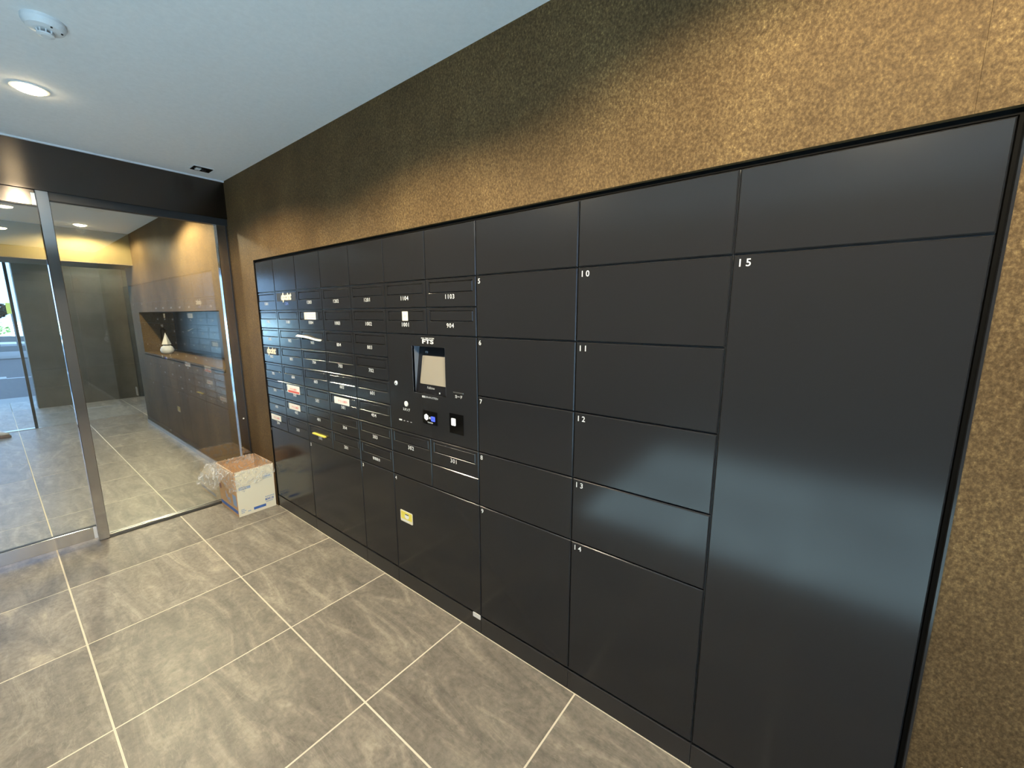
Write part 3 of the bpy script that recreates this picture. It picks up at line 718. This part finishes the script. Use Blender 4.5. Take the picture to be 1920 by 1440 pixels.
def rim_path(off, n=96):
    """closed path round the box rim, offset outward"""
    a, c = HW + off, HD + off; P = [(a, c), (a, -c), (-a, -c), (-a, c)]; Ls = []
    out_ = []
    per = [math.hypot(P[(k + 1) % 4][0] - P[k][0], P[(k + 1) % 4][1] - P[k][1]) for k in range(4)]
    tot = sum(per)
    for i in range(n):
        s = tot * i / n; k = 0
        while s > per[k]: s -= per[k]; k += 1
        t = s / per[k]
        out_.append((P[k][0] + (P[(k + 1) % 4][0] - P[k][0]) * t, P[k][1] + (P[(k + 1) % 4][1] - P[k][1]) * t))
    return out_
nP = 120
prof = [(-0.018, -0.31), (-0.014, -0.20), (-0.012, -0.10), (-0.008, -0.03), (-0.003, 0.006), (0.006, 0.008), (0.013, -0.02), (0.017, -0.5), (0.020, -1.0)]
vs, fs = [], []
for i in range(nP):
    t = i / nP
    # the outer drop: short by the wall, longest at the near left corner
    base = rim_path(0.0, nP)[i]
    near = math.exp(-((base[0] - HW) ** 2 / 0.05 + (base[1] + HD) ** 2 / 0.012))
    drop = 0.085 + 0.055 * near - 0.045 * max(0.0, base[1] / HD) + 0.010 * math.sin(i * 0.7) + 0.007 * math.sin(i * 1.9 + 1)
    if base[1] > HD - 0.01 or base[0] < -HW + 0.01: drop = 0.03 + 0.006 * math.sin(i)
    for off, z in prof:
        px, py = rim_path(off + 0.008, nP)[i]
        if z <= -0.4:
            zz = HH - drop * (-z); wob = 0.006 * math.sin(i * 1.15 + z * 3) + 0.004 * math.sin(i * 2.3)
            k_ = 1 + abs(wob) / HW * 1.2
            px, py = px * k_, py * k_
            if py > 0.127: py = 0.127
            if px < -0.172: px = -0.172
        else:
            zz = HH + z
            if z < -0.02:
                wob = 0.004 * math.sin(i * 0.9 + z * 30); px, py = px * (1 - abs(wob) / HW), py * (1 - abs(wob) / HD)
        if py > 0.127: py = 0.127
        if px < -0.172: px = -0.172
        vs.append((px, py, zz - 0.15))
n = len(prof)
for i in range(nP):
    i2 = (i + 1) % nP
    for j in range(n - 1): fs.append((i * n + j, i2 * n + j, i2 * n + j + 1, i * n + j + 1))
MB().add(vs, fs).obj('liner', M['film'], bag, smooth=True)
# the loose corner of the bag sticking out to the left
vs, fs = [], []
nu, nv = 14, 10
for a in range(nu):
    for c in range(nv):
        u_, v_ = a / (nu - 1), c / (nv - 1)
        x = -0.165 + 0.30 * v_ * (1 - 0.25 * u_)
        y = -0.128 - 0.145 * u_ * (1 - 0.45 * v_)
        z = 0.325 - 0.15 + 0.03 * math.sin(u_ * PI * 0.9) - 0.10 * u_ * u_ - 0.045 * v_ * u_ + 0.012 * math.sin(v_ * 9 + u_ * 5) + 0.008 * math.sin(u_ * 17 + v_ * 4)
        vs.append((x, y, z))
for a in range(nu - 1):
    for c in range(nv - 1): fs.append((a * nv + c, (a + 1) * nv + c, (a + 1) * nv + c + 1, a * nv + c + 1))
MB().add(vs, fs).obj('loose_corner', M['film'], bag, smooth=True)

# ---- recessed downlights (each with its own lamp)
def downlight(x, y, z, label, watts=LAMP_W, r=0.048, spot=2.66, tilt=0.0, group='warm recessed downlights'):
    t = setp(empty('downlight', (x, y, z)), label, 'downlight', group)
    MB().lathe([(r + 0.012, 0.0), (r + 0.011, -0.004), (r + 0.002, -0.005), (r, -0.001), (r, 0.03), (r + 0.012, 0.03)], 40).obj('trim_ring', M['offwhite'], t, smooth=False)
    MB().lathe([(r, -0.003), (r * 0.85, -0.011), (r * 0.5, -0.016), (0, -0.018)], 40).obj('diffuser', M['lamp'], t, smooth=True)
    ld = bpy.data.lights.new('downlight_lamp', 'SPOT'); ld.energy = watts; ld.color = LAMP_COL; ld.spot_size = spot; ld.spot_blend = 0.3; ld.shadow_soft_size = 0.035
    lo = bpy.data.objects.new('downlight_lamp', ld); COL.objects.link(lo); lo.location = (0, 0, -0.05); lo.rotation_euler = (tilt, 0, 0); lo.parent = t
    return t
downlight(0.404, -0.954, ZC, 'glowing round downlight in the lobby ceiling at the upper left')
downlight(1.868, -0.954, ZC, 'round downlight in the lobby ceiling above the middle lockers')
downlight(3.33, -0.954, ZC, 'round downlight in the lobby ceiling above the tall door 15', watts=135, tilt=0.15)
downlight(-3.24, -0.434, ZC, 'glowing round downlight beyond the glass in front of the cream bulkhead', watts=78, spot=2.95)
downlight(-1.24, -0.434, ZC, 'round downlight beyond the glass just behind the dark beam', watts=215, spot=2.7)
downlight(-5.4, 0.1, 2.62, 'round downlight in the porch soffit before the dark stone wall', watts=170)
# ---- smoke detector
t = setp(empty('smoke_detector', (1.058, -0.955, ZC)), 'white round smoke detector on the ceiling above the glowing downlight', 'smoke detector')
MB().lathe([(0.052, 0), (0.053, -0.010), (0.050, -0.018), (0.044, -0.026), (0.028, -0.030), (0.0, -0.030)], 40).obj('body', M['white'], t, smooth=False)
b = MB()
for k in range(8):
    a = k * PI / 4
    b.tube((0.019 * math.cos(a), 0.019 * math.sin(a), -0.029), (0.017 * math.cos(a), 0.017 * math.sin(a), -0.042), 0.0022, 0.0022, 6)
b.obj('cage', M['white'], t)
MB().lathe([(0.021, -0.040), (0.021, -0.044), (0.012, -0.047), (0, -0.047)], 24).obj('cap', M['white'], t)
for k, a in enumerate((0.3, 1.2)): MB().lathe([(0.0028, -0.0275), (0.0028, -0.0305), (0, -0.0305)], 10, (0.040 * math.cos(a), 0.040 * math.sin(a), 0)).obj('indicator', M['dark'], t)
# ---- square sensor by the corner
t = setp(empty('ceiling_sensor', (-0.189, -0.187, ZC)), 'square black ceiling sensor by the corner above the dark beam', 'sensor')
MB().bbox(-0.054, 0.054, -0.058, 0.058, -0.004, 0.0, 0.0015).obj('frame', M['white'], t)
MB().bbox(-0.047, 0.047, -0.053, 0.053, -0.006, -0.003, 0.001).obj('window', M['bezel'], t)
MB().bbox(-0.020, 0.020, -0.034, -0.006, -0.011, -0.005, 0.002).obj('sensor_head', M['white'], t)
MB().lathe([(0.010, -0.005), (0.010, -0.012), (0, -0.014)], 16, (-0.005, 0.012, 0)).obj('lens', M['dark'], t)
# ---- round flush speaker beyond the glass
t = setp(empty('ceiling_speaker', (-2.245, -0.437, ZC)), 'round flush ceiling plate beyond the glass beside the downlight', 'speaker')
MB().lathe([(0.066, 0), (0.066, -0.003), (0.056, -0.004), (0.055, -0.0015), (0.05, -0.0015)], 40).obj('ring', M['offwhite'], t)
MB().lathe([(0.055, -0.001), (0, -0.0012)], 40).obj('plate', M['ceil'], t)
# ---- wall socket at the lower right
t = setp(empty('wall_socket', (3.565, WY, 0.385)), 'pale wall socket plate low on the brown wall right of door 15', 'socket')
MB().bbox(-0.036, 0.036, -0.008, 0.0, -0.06, 0.06, 0.002).obj('plate', M['offwhite'], t)
for k in (-1, 1): MB().bbox(-0.02, 0.02, -0.0095, -0.007, k * 0.022 - 0.014, k * 0.022 + 0.014, 0.001).obj('outlet', M['white'], t)
# ---- small white ornament on the niche counter
t = setp(empty('ornament', (-2.98, 0.09, NZ0)), 'small white round ornament with pale pointed card on the niche counter', 'ornament')
MB().lathe([(0.0, 0.0), (0.035, 0.0), (0.060, 0.02), (0.066, 0.05), (0.052, 0.085), (0.03, 0.098), (0.0, 0.1)], 24).obj('body', M['white'], t, smooth=True)
MB().lathe([(0.030, 0.096), (0.033, 0.106), (0.026, 0.112), (0.0, 0.112)], 20).obj('collar', M['darktile'], t, smooth=True)
MB().lathe([(0.045, 0.112), (0.0, 0.25)], 4).obj('card', M['offwhite'], t)
# ---- shoe at the doorway
t = setp(empty('shoe', (-4.44, -1.31, 0.0), math.radians(75)), 'brown and white shoe on the tiles at the left edge', 'shoe')
def shoe_part(name, mat, z0, z1, grow, toe_h):
    vs, fs = [], []; n_ = 20
    for zz, s_ in ((z0, 1.0), (z0 + (z1 - z0) * 0.5, 1.0), (z1, 0.72)):
        for k in range(n_):
            a = 2 * PI * k / n_; x = 0.135 * math.cos(a); w = 0.043 * (1 - 0.18 * math.cos(a)) * math.sin(a)
            h = zz if toe_h is None else z0 + (zz - z0) * (1 if x < 0.02 else max(0.35, 1 - (x - 0.02) * 6))
            vs.append((x * (0.5 + 0.5 * s_) * grow, w * s_ * grow, h))
    for r_ in range(2):
        for k in range(n_): fs.append((r_ * n_ + k, r_ * n_ + (k + 1) % n_, (r_ + 1) * n_ + (k + 1) % n_, (r_ + 1) * n_ + k))
    fs += [tuple(range(n_ - 1, -1, -1)), tuple(range(2 * n_, 3 * n_))]
    return MB().add(vs, fs).obj(name, mat, t, smooth=True)
M['shoebrown'] = simple('shoe_brown', (0.16, 0.09, 0.05), 0.6)
shoe_part('sole', M['shoebrown'], 0.0, 0.045, 1.0, None); shoe_part('upper', M['white'], 0.04, 0.10, 0.92, 1)

# ================================================================== THE STREET
M['line'] = simple('road_paint', (0.34, 0.34, 0.34), 0.7)
setp(MB().box(-12.75, -12.25, -9.0, -1.035, -0.0602, -0.054).obj('road_line', M['line']), 'thick white dash painted on the road', 'road marking')
setp(MB().box(-12.35, -12.2, -1.035, 6.0, -0.0602, -0.054).obj('road_line', M['line']), 'thin white line painted on the road', 'road marking')
M['rail'] = simple('guard_rail_paint', (0.22, 0.23, 0.23), 0.6)
t = setp(empty('guard_rail', (-20.0, 0, 0)), 'pale guard rail along the far side of the road', 'guard rail')
for z in (0.16, 0.50): MB().bbox(-0.03, 0.03, -14, 14, z, z + 0.2, 0.01).obj('beam', M['rail'], t)
for k in range(-6, 7): MB().tube((-0.06, k * 2.0 + 0.9, 0), (-0.06, k * 2.0 + 0.9, 0.75), 0.05, 0.05, 10).obj('post', M['rail'], t)
# bare tree
def bare_tree(x, y, h, label, seed):
    random.seed(seed)
    t = setp(empty('bare_tree', (x, y, 0)), label, 'tree', 'bare trees across the street')
    m_ = M.setdefault('bark', simple('bark', (0.10, 0.085, 0.075), 0.9))
    tr_ = MB(); br = MB()
    tr_.tube((0, 0, 0), (0.05, 0.05, h * 0.4), 0.16, 0.11, 8).obj('trunk', m_, t)
    def grow(p, d, l, r, n_):
        q = p + d * l; br.tube(p, q, r, r * 0.65, 5)
        if n_ == 0: return
        for k in range(3):
            d2_ = (d + Vector((random.uniform(-.8, .8), random.uniform(-.8, .8), random.uniform(-.25, .6)))).normalized()
            grow(q, d2_, l * random.uniform(.6, .85), r * 0.62, n_ - 1)
    for k in range(5):
        grow(Vector((0.05, 0.05, h * (0.30 + 0.025 * k))), Vector((random.uniform(-.7, .7), random.uniform(-.9, .9), 0.7)).normalized(), h * 0.17, 0.07, 4)
    br.obj('branches', m_, t)
bare_tree(-34, -1.1, 9, 'bare tree with thin branches seen above the street', 3)
bare_tree(-38, 1.6, 10, 'bare tree hidden mostly by the dark stone wall', 5)
def leaf_mass(name, c, rad, n_, mat, parent, seed, size=0.12):
    random.seed(seed); b = MB()
    for k in range(n_):
        d = Vector((random.gauss(0, 1), random.gauss(0, 1), random.gauss(0, 1))).normalized() * random.uniform(0.75, 1.0)
        p = Vector((c[0] + d.x * rad[0], c[1] + d.y * rad[1], c[2] + d.z * rad[2]))
        q = Vector((random.gauss(0, 1), random.gauss(0, 1), random.gauss(0, 1))).normalized(); e = q.orthogonal().normalized() * size * random.uniform(.6, 1.2); f_ = q.cross(e)
        b.add([p - e, p - f_ * 0.5, p + e, p + f_ * 0.5], [(0, 1, 2, 3)])
    o = b.obj(name, mat, parent); o['kind'] = 'stuff'; return o
M['leafdark'] = simple('dark_leaf', (0.035, 0.045, 0.03), 0.8); M['leafgreen'] = simple('green_leaf', (0.16, 0.24, 0.08), 0.8)
t = setp(empty('clipped_tree', (-26, -0.92, 0)), 'dark round clipped tree crown at the left edge of the doorway', 'tree')
MB().tube((0, 0, 0), (0, 0, 1.4), 0.05, 0.04, 8).obj('trunk', M['bark'], t)
leaf_mass('crown', (0, 0, 1.66), (0.48, 0.50, 0.36), 900, M['leafdark'], t, 4, 0.09)
t = setp(empty('hedge', (-42, -0.6, 0)), 'green hedge in the sun across the street', 'hedge')
leaf_mass('foliage', (0, -1.6, 0.55), (0.8, 2.2, 0.6), 1500, M['leafgreen'], t, 8, 0.2)
MB().tube((0, -1.6, 0), (0, -1.6, 0.6), 0.06, 0.04, 6).obj('stem', M['bark'], t)
t = setp(empty('street_sign', (-24, -0.43, 0)), 'small yellow street sign on a thin pole', 'sign')
MB().tube((0, 0, 0), (0, 0, 1.95), 0.02, 0.02, 8).obj('pole', M['rail'], t)
MB().bbox(0.02, 0.035, -0.11, 0.11, 1.5, 1.95, 0.004).obj('plate', M['st_yellow'], t)
